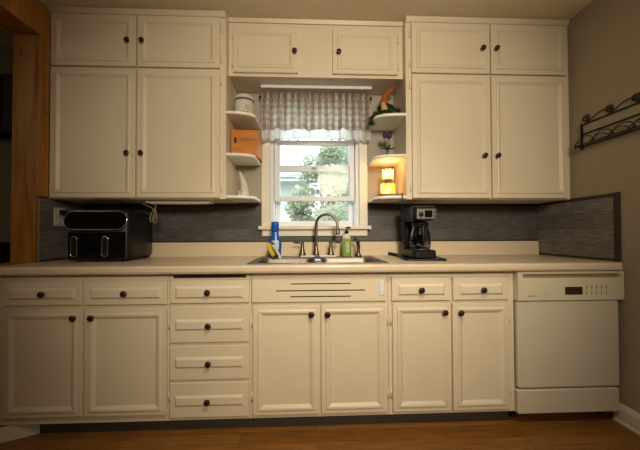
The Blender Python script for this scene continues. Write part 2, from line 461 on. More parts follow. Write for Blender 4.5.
# ------------------------------------------------------------------ cabinets
T = .018
def knob(x, y, z, parent):
    return MB().lathe([(.0001, 0), (.009, 0), (.007, .004), (.0065, .007), (.012, .010), (.0165, .014), (.0155, .019), (.009, .0225), (.0001, .023)], (x, y, z), '-y', 18).build('knob', BRONZE, parent)
def hinge(x, y, z, parent):
    MB().box(x - .007, x + .007, y - .003, y, z - .022, z + .022, .001).tube([(x, y - .004, z - .026), (x, y - .004, z + .026)], .0035, 8).build('hinge', CREAM, parent)
BASEDOOR = [(0, 0, T), (0, 0, .003), (.003, .003, 0), (.024, .024, 0), (.026, .026, -.005), (.031, .031, -.007), (.040, .040, -.006), (.056, .056, .004), (.060, .060, .004)]
UPDOOR = [(0, 0, T), (0, 0, .003), (.003, .003, 0), (.030, .030, 0), (.032, .032, -.005), (.037, .037, -.007), (.045, .045, -.006), (.060, .060, .004), (.064, .064, .004)]
def door(x0, x1, z0, z1, y, parent, kx, kz, hs, prof, hz=(.16, .84)):
    o = MB().panel(x0, x1, z0, z1, y, prof).build('door', CREAM, parent)
    knob(kx, y - .0062, kz, o)
    if hs:
        hx = x0 - .008 if hs < 0 else x1 + .008
        for t in hz: hinge(hx, y + T - .001, z0 + (z1 - z0) * t, o)
    return o
def drawer(x0, x1, z0, z1, y, parent, kx, kz, rz0, rz1, ix=.028):
    m = MB()
    prof = [(0, 0, T), (0, 0, .003), (.003, .003, 0)]
    m.panel(x0, x1, z0, z1, y, prof)
    m.panel(x0 + ix, x1 - ix, rz0, rz1, y, [(0, 0, .002), (.001, .001, -.001), (.012, .012, -.009), (.014, .014, -.009)])
    o = m.build('drawer', CREAM, parent)
    knob(kx, y - .0092, kz, o)
    return o
YF = -.605
def base_carcass(x0, x1, root, slot=None):
    m = MB()
    yf = YF + T + .001
    m.box(x0 + .001, x1 - .001, yf, -.004, .0805, .868)
    m.build('body', CREAM, root)
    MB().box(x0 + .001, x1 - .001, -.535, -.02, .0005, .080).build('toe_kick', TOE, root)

# left base unit
r = thing('base_cabinet', 'cream base cabinet below the air fryer, two drawers over two doors', 'cabinet', (-1.22, -.3, 0), 'base cabinets under the counter')
base_carcass(-1.690, -.795, r)
drawer(-1.640, -1.246, .708, .831, YF, r, -1.432, .769, .739, .800)
drawer(-1.228, -.803, .706, .831, YF, r, -1.015, .768, .737, .799)
door(-1.640, -1.240, .124, .689, YF, r, -1.274, .643, -1, BASEDOOR)
door(-1.225, -.804, .121, .687, YF, r, -1.184, .643, 1, BASEDOOR)
# drawer stack
r = thing('drawer_unit', 'cream stack of four drawers under an empty cutting board slot', 'drawers', (-.575, -.3, 0))
base_carcass(-.795, -.360, r)
drawer(-.787, -.367, .710, .835, YF, r, -.583, .770, .735, .802)
drawer(-.787, -.367, .500, .692, YF, r, -.579, .593, .565, .625)
drawer(-.787, -.367, .303, .484, YF, r, -.578, .393, .365, .425)
drawer(-.787, -.367, .103, .289, YF, r, -.583, .193, .163, .222)
MB().box(-.776, -.388, YF + T - .001, YF + T + .02, .843, .858).build('board_slot', DARK, r)
MB().box(-.776, -.388, YF + T - .004, YF + T, .861, .867, .001).build('slot_lip', CREAM, r)
# sink base
r = thing('sink_cabinet', 'cream sink cabinet with slotted front panel above two doors', 'cabinet', (.018, -.3, 0), 'base cabinets under the counter')
m = MB(); yf = YF + T + .001
m.box(-.359, .394, yf, yf + .02, .0805, .868).box(-.359, -.345, yf + .02, -.004, .0805, .868).box(.380, .394, yf + .02, -.004, .0805, .868)
m.box(-.345, .380, yf + .02, -.004, .0805, .10).box(-.345, .380, -.016, -.004, .10, .868)
m.build('body', CREAM, r)
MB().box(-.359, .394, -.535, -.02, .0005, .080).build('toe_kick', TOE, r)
fp = MB().panel(-.353, .380, .709, .846, YF, [(0, 0, T), (0, 0, .003), (.003, .003, 0)]).build('front_panel', CREAM, r)
for x0, x1, z in ((-.142, .186, .8085), (-.223, .263, .7715), (-.145, .186, .739)):
    MB().box(x0, x1, YF - .0012, YF + .006, z - .003, z + .003, .001).build('vent_slot', DARK, fp)
MB().box(.343, .367, YF - .005, YF + .001, .742, .818, .003).build('catch_plate', SASHW, fp)
door(-.347, .013, .104, .693, YF, r, -.031, .646, -1, BASEDOOR)
door(.021, .383, .104, .693, YF, r, .056, .644, 1, BASEDOOR)
# right base unit
r = thing('base_cabinet', 'cream base cabinet beside the dishwasher, two drawers over two doors', 'cabinet', (.74, -.3, 0), 'base cabinets under the counter')
base_carcass(.395, 1.111, r)
drawer(.411, .742, .709, .840, YF, r, .571, .770, .738, .802, .034)
drawer(.755, 1.072, .709, .838, YF, r, .918, .767, .737, .800, .034)
door(.415, .743, .102, .694, YF, r, .702, .646, -1, BASEDOOR)
door(.751, 1.074, .101, .692, YF, r, .790, .643, 1, BASEDOOR)

# upper cabinets
YU = -.306
def upper(label, x0, x1, doors, zsplit, loc):
    r = thing('wall_cabinet', label, 'cabinet', loc, 'wall cabinets')
    MB().box(x0 + .001, x1 - .001, YU + T + .001, -.003, 1.308, 2.496).build('body', CREAM, r)
    yf = YU + T
    MB().extrude_x([(yf, 2.4965), (yf - .006, 2.4965), (yf - .010, 2.503), (yf - .013, 2.512), (yf - .018, 2.529), (yf + .06, 2.529), (yf + .06, 2.4965)], x0 + .001, x1 - .001).build('crown_trim', CREAM, r)
    for (a, b, ku, kl, hs) in doors:
        door(a, b, zsplit + .007, 2.487, YU, r, ku, 2.315, hs, UPDOOR, (.2, .8))
        door(a, b, 1.314, zsplit - .006, YU, r, kl, 1.596, hs, UPDOOR, (.08, .92))
    return r
UL = upper('tall cream wall cabinet beside the pine casing, above the air fryer', XL, -.581, [(-1.674, -1.148, -1.194, -1.192, -1), (-1.139, -.618, -1.103, -1.104, 1)], 2.148, (-1.13, -.15, 1.308))
UR = upper('tall cream wall cabinet against the taupe wall, above the coffee maker', .604, XR, [(.641, 1.172, 1.118, 1.122, -1), (1.181, 1.704, 1.212, 1.210, 1)], 2.143, (1.17, -.15, 1.308))
r = thing('wall_cabinet', 'short cream two-door wall cabinet above the window', 'cabinet', (.01, -.12, 2.143), 'wall cabinets')
YM = -.25
MB().box(-.580, .603, YM + T + .001, -.003, 2.143, 2.505).build('body', CREAM, r)
MB().extrude_x([(YM + T, 2.5055), (YM + T - .008, 2.5055), (YM + T - .018, 2.529), (YM + T + .05, 2.529), (YM + T + .05, 2.5055)], -.580, .603).build('crown_trim', CREAM, r)
for a, b, k, hs in ((-.548, -.116, -.137, -1), (.119, .563, .160, 1)):
    door(a, b, 2.163, 2.470, YM, r, k, 2.304, hs, UPDOOR, (.2, .8))
# under-cabinet light strip and its dangling lead
u = thing('under_cabinet_light', 'slim white light strip fixed under the left wall cabinet', 'light', (-.92, -.2, 1.29))
MB().box(-1.12, -.70, -.235, -.165, 1.288, 1.3075, .003).build('housing', TRIMW, u)
MB().box(-1.10, -.72, -.225, -.175, 1.2835, 1.2878, .001).build('diffuser', WHITEP, u)
cb = MB()
pts = [(-1.121, -.20, 1.300), (-1.15, -.21, 1.300), (-1.148, -.215, 1.285), (-1.10, -.215, 1.262), (-1.075, -.215, 1.24), (-1.07, -.215, 1.20), (-1.085, -.215, 1.165), (-1.10, -.215, 1.17), (-1.098, -.212, 1.21), (-1.078, -.21, 1.25), (-1.062, -.21, 1.22), (-1.06, -.21, 1.18), (-1.072, -.208, 1.155), (-1.088, -.206, 1.19), (-1.075, -.205, 1.235), (-1.07, -.205, 1.285)]
def smooth(p, n=6):
    P = [Vector(q) for q in p]; out = []
    for i in range(len(P) - 1):
        p0, p1, p2, p3 = P[max(0, i - 1)], P[i], P[i + 1], P[min(len(P) - 1, i + 2)]
        for k in range(n):
            t = k / n
            out.append(.5 * ((2 * p1) + (p2 - p0) * t + (2 * p0 - 5 * p1 + 4 * p2 - p3) * t * t + (3 * p1 - p0 - 3 * p2 + p3) * t ** 3))
    out.append(P[-1]); return out
cb.tube(smooth(pts), .0028, 6)
tag(cb.build('cable', CABLE, None, (-1.08, -.21, 1.155)), 'beige cable looped in a bundle under the left wall cabinet', 'cable')

# ------------------------------------------------------------------ corner shelves either side of the window
def shelf_unit(sgn, xc, xw, label):
    r = thing('corner_shelf_unit', label, 'shelf', ((xc + xw) / 2, -.1, 1.31), 'corner shelves beside the window')
    x0, x1 = min(xc, xw) + .001, max(xc, xw) - .001
    MB().box(x0, x1, -.006, -.001, 1.31, 2.141).build('back_panel', NICHE, r)
    for z in (1.313, 1.590, 1.865):
        dp = .294; sh = .200; rx = abs(xw - xc) - .012
        poly = [(xc, -.007), (xc, -dp)]
        for k in range(0, 13):
            a = PI / 2 * k / 12
            poly.append((xc + sgn * (.008 + rx * math.sin(a) ** .8), -dp + (dp - sh) * (1 - math.cos(a) ** .8)))
        poly.append((xc + sgn * (rx + .008), -.007))
        m = MB()
        zz = [(0, .004), (.0, .0)]
        # rounded front edge: three stacked outlines
        def ins(p, e):
            cx = xc + sgn * rx * .4; cy = -.1
            return [(q[0] + (cx - q[0]) * e if abs(q[0] - xc) > .005 else q[0], q[1] + (cy - q[1]) * e if q[1] < -.02 else q[1]) for q in p]
        rings = []
        for e, h in ((.03, 0), (.006, .004), (0, .010), (.006, .016), (.03, .020)):
            rings.append([(px, py, z + h) for px, py in ins(poly, e)])
        m.rings(rings, cap0=True, cap1=True)
        m.build('shelf', SHELFW, r)
    return r
shelf_unit(1, -.5805, -.398, 'three white rounded corner shelves left of the window')
shelf_unit(-1, .6035, .398, 'three white rounded corner shelves right of the window')
ZS = (1.333, 1.610, 1.885)   # shelf tops

# ------------------------------------------------------------------ countertop, sink, backsplash
ct = thing('countertop', 'long beige laminate countertop with a rounded front edge and low upstand', 'countertop', (0, -.3, .87))
m = MB()
SX0, SX1, SY0, SY1 = -.372, .388, -.572, -.105
prof = [(-.575, .870), (-.630, .870), (-.640, .874), (-.645, .884), (-.645, .902), (-.641, .910), (-.633, .914), (-.575, .914)]
m.extrude_x(prof, XL + .001, 1.690)
m.prism([(1.690, -.575), (1.690, -.645), (XR - .001, -.612), (XR - .001, -.575)], .870, .914)
m.box(XL + .001, SX0, -.575, -.001, .870, .914).box(SX1, XR - .001, -.575, -.001, .870, .914)
m.box(SX0, SX1, SY1, -.001, .870, .914)
m.build('top', LAMIN, ct)
MB().box(XL + .009, XR - .009, -.020, -.001, .9145, 1.020, .003).build('upstand', LAMIN, ct)

sk = thing('kitchen_sink', 'stainless steel double bowl sink set into the countertop below the window', 'sink', (0, -.34, .78))
m = MB()
def rrect(x0, x1, y0, y1, rr, z, n=5):
    pts = []
    for cx, cy, a0 in ((x1 - rr, y1 - rr, 0), (x0 + rr, y1 - rr, PI / 2), (x0 + rr, y0 + rr, PI), (x1 - rr, y0 + rr, 3 * PI / 2)):
        for k in range(n + 1):
            a = a0 + PI / 2 * k / n
            pts.append(Vector((cx + rr * math.cos(a), cy + rr * math.sin(a), z)))
    return pts
ox0, ox1, oy0, oy1 = -.385, .402, -.592, -.088
zt = .9148
# rim ring pieces around two bowls
bl = (-.352, -.012, -.558, -.205); brr = (.030, .370, -.558, -.205)
rim = MB()
def rimbox(x0, x1, y0, y1): rim.box(x0, x1, y0, y1, zt, zt + .004)
rimbox(ox0, ox1, oy0, bl[2]); rimbox(ox0, ox1, bl[3], oy1); rimbox(ox0, bl[0], bl[2], bl[3]); rimbox(bl[1], brr[0], bl[2], bl[3]); rimbox(brr[1], ox1, bl[2], bl[3])
rim.tube([Vector(p) for p in rrect(ox0 + .004, ox1 - .004, oy0 + .004, oy1 - .004, .03, zt + .003)], .004, 6, close=True)
rim.build('rim', STEEL, sk)
for (x0, x1, y0, y1) in (bl, brr):
    b = MB()
    b.rings([rrect(x0 - .002, x1 + .002, y0 - .002, y1 + .002, .04, zt + .003), rrect(x0 + .006, x1 - .006, y0 + .006, y1 - .006, .05, zt - .01), rrect(x0 + .012, x1 - .012, y0 + .012, y1 - .012, .05, .775),
             rrect(x0 + .03, x1 - .03, y0 + .03, y1 - .03, .05, .757)], cap1=True, smooth=True)
    o = b.build('bowl', STEEL, sk)
    MB().lathe([(.001, 0), (.042, 0), (.042, .003), (.03, .003), (.028, .001), (.001, .001)], ((x0 + x1) / 2, (y0 + y1) / 2, .7575), 'z', 20).build('drain', CHROME, o)

def backsplash():
    r = thing('backsplash', 'grey wood-look plank backsplash behind the counter and under the window', 'backsplash', (0, -.003, 1.02), 'plank backsplash panels')
    MB().box(XL + .009, -.398, -.0055, -.0005, 1.021, 1.3075).box(.398, XR - .009, -.0055, -.0005, 1.021, 1.3075).box(-.398, .398, -.0055, -.0005, 1.021, 1.0635).build('planks', SPLB, r)
    MB().box(XL + .009, XR - .009, -.010, -.006, 1.0205, 1.031, .001).build('lower_edging', EDGE, r)
    MB().box(XL + .009, -.398, -.010, -.006, 1.285, 1.3075, .001).build('upper_edging', EDGE, r)
    MB().box(.398, XR - .009, -.010, -.006, 1.285, 1.3075, .001).build('upper_edging', EDGE, r)
backsplash()
r = thing('backsplash', 'grey plank backsplash panel with dark edging on the taupe wall', 'backsplash', (XR, -.3, .915), 'plank backsplash panels')
MB().box(XR - .006, XR - .0005, -.574, -.0005, .916, 1.310).build('planks', SPLR_LIT, r)
MB().box(XR - .0075, XR - .0062, -.5745, -.0005, .916, .930).build('lower_edging', EDGE, r)
MB().box(XR - .0075, XR - .0062, -.5745, -.0005, 1.290, 1.312).build('upper_edging', EDGE, r)
MB().box(XR - .0085, XR - .0003, -.607, -.5746, .9155, 1.314).build('side_edging', EDGE, r)
r = thing('backsplash', 'grey plank backsplash panel with an outlet, beside the pine jamb', 'backsplash', (XL, -.18, .915), 'plank backsplash panels')
MB().box(XL + .0005, XL + .006, -.352, -.0005, .916, 1.3075).build('planks', SPLR_LIT, r)
MB().box(XL + .0062, XL + .0075, -.352, -.0005, .916, .928).build('lower_edging', EDGE, r)

# ------------------------------------------------------------------ dishwasher
dw = thing('dishwasher', 'bisque built-in dishwasher at the right end of the counter', 'dishwasher', (1.4, -.3, 0))
D0, D1 = 1.113, 1.727
MB().box(D0 + .01, D1 - .01, -.578, -.03, .08, .855).build('tub', DWH, dw)
cp = MB()
zc0, zc1 = .703, .866
YD = -.622
cp.extrude_x([(-.577, zc0), (YD + .004, zc0), (YD, zc0 + .004), (YD, .823), (YD + .002, .827), (YD + .020, .830), (YD + .020, .850), (YD, .852), (YD + .002, zc1), (-.577, zc1)], D0 + .028, D1 - .020)
cp.extrude_x([(-.577, zc0), (YD + .004, zc0), (YD, zc0 + .004), (YD, zc1 - .006), (YD + .006, zc1), (-.577, zc1)], D0, D0 + .028)
cp.extrude_x([(-.577, zc0), (YD + .004, zc0), (YD, zc0 + .004), (YD, zc1 - .006), (YD + .006, zc1), (-.577, zc1)], D1 - .020, D1)
cpo = cp.build('control_panel', DWP, dw)
MB().box(D0 + .029, D1 - .021, YD + .0185, YD + .0198, .8305, .8495).build('handle_recess', DWR, cpo)
MB().box(1.382, 1.483, YD - .001, YD + .001, .736, .780).build('display', DISP, cpo)
for i in range(5):
    for jz in range(2):
        x = 1.508 + i * .0283; z = .781 - jz * .032
        MB().box(x - .0022, x + .0022, YD - .0008, YD + .001, z - .009, z + .005).box(x - .0028, x + .0028, YD - .0008, YD + .001, z - .016, z - .0125).build('button_mark', PRINT, cpo)
lg = MB(); lg.add([(1.172, YD - .0008, .727), (1.188, YD - .0008, .727), (1.18, YD - .0008, .738), (1.172, YD + .001, .727), (1.188, YD + .001, .727), (1.18, YD + .001, .738)], [[0, 1, 2], [3, 5, 4], [0, 3, 4, 1], [1, 4, 5, 2], [2, 5, 3, 0]])
for k in range(6): lg.box(1.192 + k * .005, 1.1955 + k * .005, YD - .0008, YD + .001, .729, .733)
lg.box(1.268, 1.282, YD - .0008, YD + .001, .729, .732)
lg.build('logo', PRINT, cpo)
MB().box(D0 + .004, D1 - .022, -.610, -.579, .218, .6985, .006).build('door', DWH, dw)
MB().box(D0 + .002, D1 - .024, -.608, -.560, .074, .207, .006).build('kick_plate', DWH, dw)
for x in (D0 + .04, D1 - .04): MB().lathe([(.001, 0), (.018, 0), (.018, .01), (.008, .012), (.008, .079), (.001, .079)], (x, -.5, 0), 'z', 12).build('foot', BLK, dw)

# ------------------------------------------------------------------ air fryer
af = thing('air_fryer', 'black dual-basket air fryer on the left end of the counter', 'air fryer', (-1.33, -.2, .914))
b = MB()
zb = .9145
def sect(y, x0, x1, z0, z1, rr=.03, n=5):
    pts = []
    for cx, cz, a0 in ((x1 - rr, z1 - rr, 0), (x0 + rr, z1 - rr, PI / 2), (x0 + rr, z0 + rr, PI), (x1 - rr, z0 + rr, 3 * PI / 2)):
        for k in range(n + 1):
            a = a0 + PI / 2 * k / n
            pts.append(Vector((cx + rr * math.cos(a), y, cz + rr * math.sin(a))))
    return pts
b.rings([sect(-.050, -1.45, -1.19, zb + .03, 1.20, .04), sect(-.060, -1.475, -1.172, zb + .012, 1.225, .04), sect(-.15, -1.488, -1.160, zb + .008, 1.232, .04), sect(-.30, -1.497, -1.150, zb + .008, 1.236, .035),
         sect(-.365, -1.500, -1.148, zb + .008, 1.232, .03), sect(-.375, -1.495, -1.153, zb + .014, 1.224, .03)], cap0=True, cap1=True, smooth=True)
b.build('body', BLK, af)
for x in (-1.46, -1.19):
    for y in (-.33, -.11): MB().lathe([(.001, 0), (.014, 0), (.012, .0095), (.001, .0095)], (x, y, zb), 'z', 10).build('foot', BLK, af)
def pill(x0, x1, z0, z1, n=10):
    w_, h_ = x1 - x0, z1 - z0; rr = min(w_, h_) / 2
    pts = []
    for cx, cz, a0 in ((x1 - rr, z1 - rr, 0), (x0 + rr, z1 - rr, PI / 2), (x0 + rr, z0 + rr, PI), (x1 - rr, z0 + rr, 3 * PI / 2)):
        for k in range(n + 1):
            a = a0 + PI / 2 * k / n
            pts.append((cx + rr * math.cos(a), cz + rr * math.sin(a)))
    return pts
pp = pill(-1.518, -1.146, 1.110, 1.222)
panel_y = lambda z: -.392 + (z - 1.11) * .10
pm = MB(); pm.rings([[(x, -.3765 + (z - 1.11) * .02, z) for x, z in pp], [(x, panel_y(z), z) for x, z in pp]], cap0=True, cap1=True)
po = pm.build('control_panel', BLKG, af)
MB().tube([(x, panel_y(z) - .001, z) for x, z in pp], .0028, 6, close=True).build('chrome_ring', CHROME, po)
for x0, x1, hx in ((-1.494, -1.328, -1.448), (-1.322, -1.156, -1.268)):
    dr = MB().box(x0, x1, -.386, -.3755, .926, 1.098, .004).build('basket_drawer', BLKG, af)
    ring = pill(hx - .017, hx + .017, .948, 1.070)
    hm = MB(); hm.rings([[(x, -.3862, z) for x, z in ring], [(x, -.398, z) for x, z in ring]], cap0=True, cap1=True)
    ho = hm.build('handle', BLK, dr)
    MB().tube([(x, -.399, z) for x, z in ring], .0022, 6, close=True).build('chrome_ring', CHROME, ho)

# outlets and plugs
def outlet_side():
    r = thing('outlet', 'cream wall outlet with a black plug, left of the air fryer', 'outlet', (XL + .006, -.215, 1.197), 'wall outlets')
    MB().box(XL + .0062, XL + .012, -.258, -.172, 1.137, 1.258, .003).build('plate', WHITEP, r)
    for z in (1.168, 1.227): MB().box(XL + .0122, XL + .015, -.232, -.198, z - .017, z + .017, .004).build('socket', WHITEP, r)
outlet_side()
cd = MB().box(XL + .0155, XL + .045, -.230, -.200, 1.212, 1.242, .006)
cd.tube(smooth([(XL + .045, -.215, 1.225), (XL + .08, -.20, 1.205), (XL + .13, -.13, 1.15), (XL + .19, -.05, 1.06), (XL + .24, -.04, 1.0)]), .005, 8)
tag(cd.build('power_cord', BLK, None, (XL + .045, -.215, 1.225)), 'thick black plug and cord running behind the air fryer', 'cord')
r = thing('outlet', 'cream wall outlet half hidden behind the coffee maker', 'outlet', (.69, -.006, 1.12), 'wall outlets')
MB().box(.655, .727, -.0125, -.0062, 1.055, 1.170, .003).build('plate', WHITEP, r)
for z in (1.085, 1.142): MB().box(.674, .708, -.0145, -.0127, z - .016, z + .016, .004).build('socket', WHITEP, r)

# ------------------------------------------------------------------ coffee maker on a tray
t = thing('griddle_tray', 'flat black tray with a handle under the coffee maker', 'tray', (.68, -.29, .9145))
M = Matrix.Translation((.685, -.315, 0)) @ Matrix.Rotation(math.radians(-9), 4, 'Z')
poly = [(p.x, p.y) for p in rrect(-.128, .128, -.145, .140, .03, 0)]
m = MB(); m.prism(poly, .9148, .9225, M=M)
m.tube([M @ Vector((p.x, p.y, .9225)) for p in rrect(-.124, .124, -.141, .136, .03, 0)], .0035, 6, close=True)
m.build('plate', BLK, t)
MB().tube([M @ Vector((-.10, .10, .924)), M @ Vector((-.15, .135, .932)), M @ Vector((-.185, .165, .937))], [.010, .012, .013], 8).build('handle', BLK, t)
cm = thing('coffee_maker', 'black drip coffee maker with silver control panel and glass carafe', 'coffee maker', (.68, -.27, .9265))
z0 = .9268
bx0, bx1 = .604, .752
m = MB()
def pr(x0, x1, y0, y1, rr): return [(p.x, p.y) for p in rrect(x0, x1, y0, y1, rr, 0)]
def stack(lst):
    mm = MB(); mm.rings([[Vector((p[0], p[1], z)) for p in pr(*a)] for a, z in lst], cap0=True, cap1=True, smooth=False); return mm
stack([((bx0 + .004, bx1 - .004, -.416, -.136, .03), z0), ((bx0, bx1, -.42, -.132, .03), z0 + .006), ((bx0, bx1, -.42, -.132, .03), z0 + .042), ((bx0 + .006, bx1 - .006, -.412, -.136, .03), z0 + .050)]).build('base', BLK, cm)
stack([((bx0 + .004, bx1 - .004, -.225, -.134, .025), z0 + .0505), ((bx0 + .008, bx1 - .008, -.225, -.134, .025), z0 + .232)]).build('water_tank', BLK, cm)
stack([((bx0 + .012, bx1 - .012, -.395, -.134, .03), z0 + .2325), ((bx0 - .002, bx1 + .002, -.418, -.130, .03), z0 + .250), ((bx0 - .004, bx1 + .004, -.424, -.128, .03), z0 + .318), ((bx0 + .004, bx1 - .004, -.412, -.136, .03), z0 + .326), ((bx0 + .03, bx1 - .03, -.38, -.16, .03), z0 + .330)]).build('head', BLK, cm)
pn = MB().box(bx0 + .018, bx1 - .008, -.4285, -.4245, z0 + .240, z0 + .308, .006)
pno = pn.build('control_panel', STEEL, cm)
MB().box(bx0 + .066, bx0 + .112, -.4298, -.4287, z0 + .254, z0 + .296, .002).build('display', BLKG, pno)
MB().lathe([(.001, 0), (.016, 0), (.014, .008), (.001, .008)], (bx0 + .042, -.4287, z0 + .272), '-y', 16).build('dial', BLK, pno)
for z in (.262, .286): MB().lathe([(.001, 0), (.006, 0), (.005, .003), (.001, .003)], (bx0 + .128, -.4287, z0 + z), '-y', 10).build('button', BLK, pno)
MB().lathe([(.001, 0), (.06, 0), (.06, .004), (.001, .004)], ((bx0 + bx1) / 2, -.325, z0 + .0502), 'z', 24).build('hot_plate', STEEL, cm)
cf = thing('carafe', 'glass coffee carafe with black handle sitting in the coffee maker', 'carafe', ((bx0 + bx1) / 2, -.325, z0 + .055))
cx, cy, cz = (bx0 + bx1) / 2, -.325, z0 + .0545
MB().lathe([(.001, 0), (.056, 0), (.063, .008), (.067, .035), (.066, .075), (.058, .115), (.048, .140), (.048, .150)], (cx, cy, cz), 'z', 32, caps=False).build('bowl', GLASSC, cf)
MB().lathe([(.0515, .140), (.0535, .140), (.0535, .158), (.0515, .158)], (cx, cy, cz), 'z', 28, caps=False).lathe([(.001, .159), (.054, .159), (.050, .170), (.02, .178), (.001, .178)], (cx, cy, cz), 'z', 28).build('lid', BLK, cf)
MB().tube(smooth([(cx - .012, cy - .050, cz + .150), (cx - .014, cy - .085, cz + .150), (cx - .016, cy - .098, cz + .12), (cx - .016, cy - .100, cz + .07), (cx - .014, cy - .088, cz + .03), (cx - .012, cy - .070, cz + .03)]), .0075, 8).build('handle', BLK, cf)

# lamp cord: from the lamp shelf down the backsplash to the hidden outlet
tag(MB().tube(smooth([(.574, -.262, 1.345), (.573, -.305, 1.343), (.569, -.318, 1.320), (.569, -.312, 1.290), (.573, -.27, 1.225), (.580, -.23, 1.18), (.588, -.18, 1.133), (.606, -.13, 1.08), (.626, -.095, 1.035), (.650, -.06, 1.03), (.672, -.035, 1.06), (.688, -.0165, 1.085)]), .0030, 6).build('lamp_cord', BCABLE, None, (.63, -.018, 1.2)), 'thin black lamp cord hanging from the right shelf to the outlet', 'cord')

# ------------------------------------------------------------------ faucet and things at the sink
fa = thing('faucet', 'aged nickel gooseneck faucet with two lever handles behind the sink', 'faucet', (.01, -.125, .919))
fy, fz = -.135, .9193
MB().box(-.105, .150, fy - .030, fy + .028, fz, fz + .010, .004).build('deck_plate', TRIMW, fa)
MB().lathe([(.001, 0), (.024, 0), (.022, .012), (.015, .03), (.013, .055), (.011, .07), (.001, .07)], (.006, fy, fz + .0102), 'z', 20).build('spout_base', NICK, fa)
pts = [(.006, fy, fz + .07), (.006, fy, fz + .15), (.006, fy, fz + .215)]
R = .074
for k in range(1, 13):
    a = PI - (PI * 1.03) * k / 12
    pts.append((.006 + R + R * math.cos(a), fy - .03 * (k / 12), fz + .225 + R * math.sin(a)))
pts += [(.156, fy - .034, fz + .190)]
sp = MB().tube(smooth(pts, 4), .0105, 14)
spo = sp.build('spout', NICK, fa)
MB().lathe([(.001, 0), (.016, 0), (.0165, .01), (.0135, .03), (.012, .04), (.001, .04)], (.156, fy - .034, fz + .154), 'z', 16).build('spray_tip', NICK, spo)
for x, s in ((-.091, -1), (.109, 1)):
    MB().lathe([(.001, 0), (.025, 0), (.024, .008), (.017, .028), (.0115, .055), (.0115, .075), (.0125, .085), (.001, .09)], (x, fy, fz + .0102), 'z', 18).build('handle_base', NICK, fa)
    MB().tube([(x - s * .012, fy, fz + .097), (x + s * .02, fy, fz + .099), (x + s * .062, fy - .006, fz + .100)], [.008, .007, .0055], 10).build('lever', NICK, fa)
sp = thing('side_sprayer', 'aged nickel side sprayer on the sink deck next to green soap', 'sprayer', (.306, -.13, .919))
MB().lathe([(.001, 0), (.021, 0), (.019, .012), (.013, .022), (.012, .045), (.001, .045)], (.306, fy, fz), 'z', 18).build('holder', NICK, sp)
MB().tube(smooth([(.306, fy, fz + .046), (.307, fy, fz + .07), (.302, fy - .006, fz + .098), (.288, fy - .012, fz + .120), (.272, fy - .016, fz + .131)]), [.010] * 4 + [.012] * 8 + [.0145] * 6 + [.012] * 7, 12).build('nozzle', NICK, sp)

so = thing('soap_bottle', 'green liquid soap bottle with a black pump beside the faucet', 'soap bottle', (.228, -.12, .919))
sx, sy, szz = .222, -.135, .9193
MB().lathe([(.001, 0), (.030, 0), (.0325, .006), (.0325, .122), (.001, .1225)], (sx, sy, szz), 'z', 24, sy=.8).build('body', GRNB, so)
MB().lathe([(.0323, .1228), (.0310, .135), (.023, .150), (.014, .157), (.012, .163), (.001, .163)], (sx, sy, szz), 'z', 24, sy=.8, caps=True).build('shoulder', BOTT, so)
MB().lathe([(.001, .1633), (.015, .1633), (.015, .180), (.006, .184), (.005, .200), (.001, .200)], (sx, sy, szz), 'z', 16).tube([(sx - .004, sy, szz + .203), (sx + .016, sy - .006, szz + .205), (sx + .026, sy - .010, szz + .199)], .0065, 8).build('pump', BLK, so)
lb = MB()
for k in range(9):
    pass
lb.rings([[Vector((sx + .0332 * math.sin(a), sy - .0332 * .8 * math.cos(a), szz + z)) for z in (.03, .105)] for a in [(-.3 + .1 * k) for k in range(10)]], close=False, smooth=True)
lbm = plain('green_label', (.36, .50, .17), .5, var=.25, nscale=50)
lb.build('label', lbm, so)
MB().sphere((sx + .008, sy - .0262, szz + .075), .008, (1, .25, 1)).sphere((sx + .012, sy - .0255, szz + .047), .006, (1, .25, 1)).build('label_mark', BOTT, so)

db = thing('dish_soap_bottle', 'blue dish soap bottle with a white label, left of the faucet', 'bottle', (-.283, -.13, .919))
dx, dy, dz = -.283, -.130, .9193
MB().lathe([(.001, 0), (.036, 0), (.040, .008), (.043, .045), (.046, .085), (.043, .110), (.030, .145), (.0245, .170), (.0235, .180), (.001, .180)], (dx, dy, dz), 'z', 28, sy=.62).build('body', BLUE, db)
MB().lathe([(.001, .1802), (.026, .1802), (.027, .186), (.0275, .235), (.026, .247), (.001, .248)], (dx, dy, dz), 'z', 24, sy=.8).build('cap', BLUE, db)
lab = MB()
lab.rings([[Vector((dx + .004 + .047 * math.sin(a), dy - .047 * .62 * math.cos(a) - .0006, dz + z)) for z in (.055, .085, .115)] for a in [(-.55 + .11 * k) for k in range(11)]], close=False, smooth=True)
lab.build('label', LABW, db)

br = thing('dish_brush', 'yellow and green sponge wand leaning at the left of the sink', 'brush', (-.27, -.25, .92))
Mx = Matrix.Translation((-.298, -.225, .975)) @ Matrix.Rotation(math.radians(-24), 4, 'Y') @ Matrix.Rotation(math.radians(8), 4, 'X')
MB().box(-.016, .016, -.018, .008, -.045, .045, .006, M=Mx).build('sponge', YEL, br)
MB().box(.0165, .036, -.018, .008, -.050, .042, .004, M=Mx).box(-.018, .018, -.018, .008, -.057, -.0455, .004, M=Mx).build('scouring_pad', SCRUB, br)
MB().tube(smooth([(-.285, -.242, 1.002), (-.266, -.262, .982), (-.242, -.31, .950), (-.222, -.37, .931)]), [.012] * 6 + [.010] * 7 + [.009] * 6, 8).build('handle', CLEARP, br)

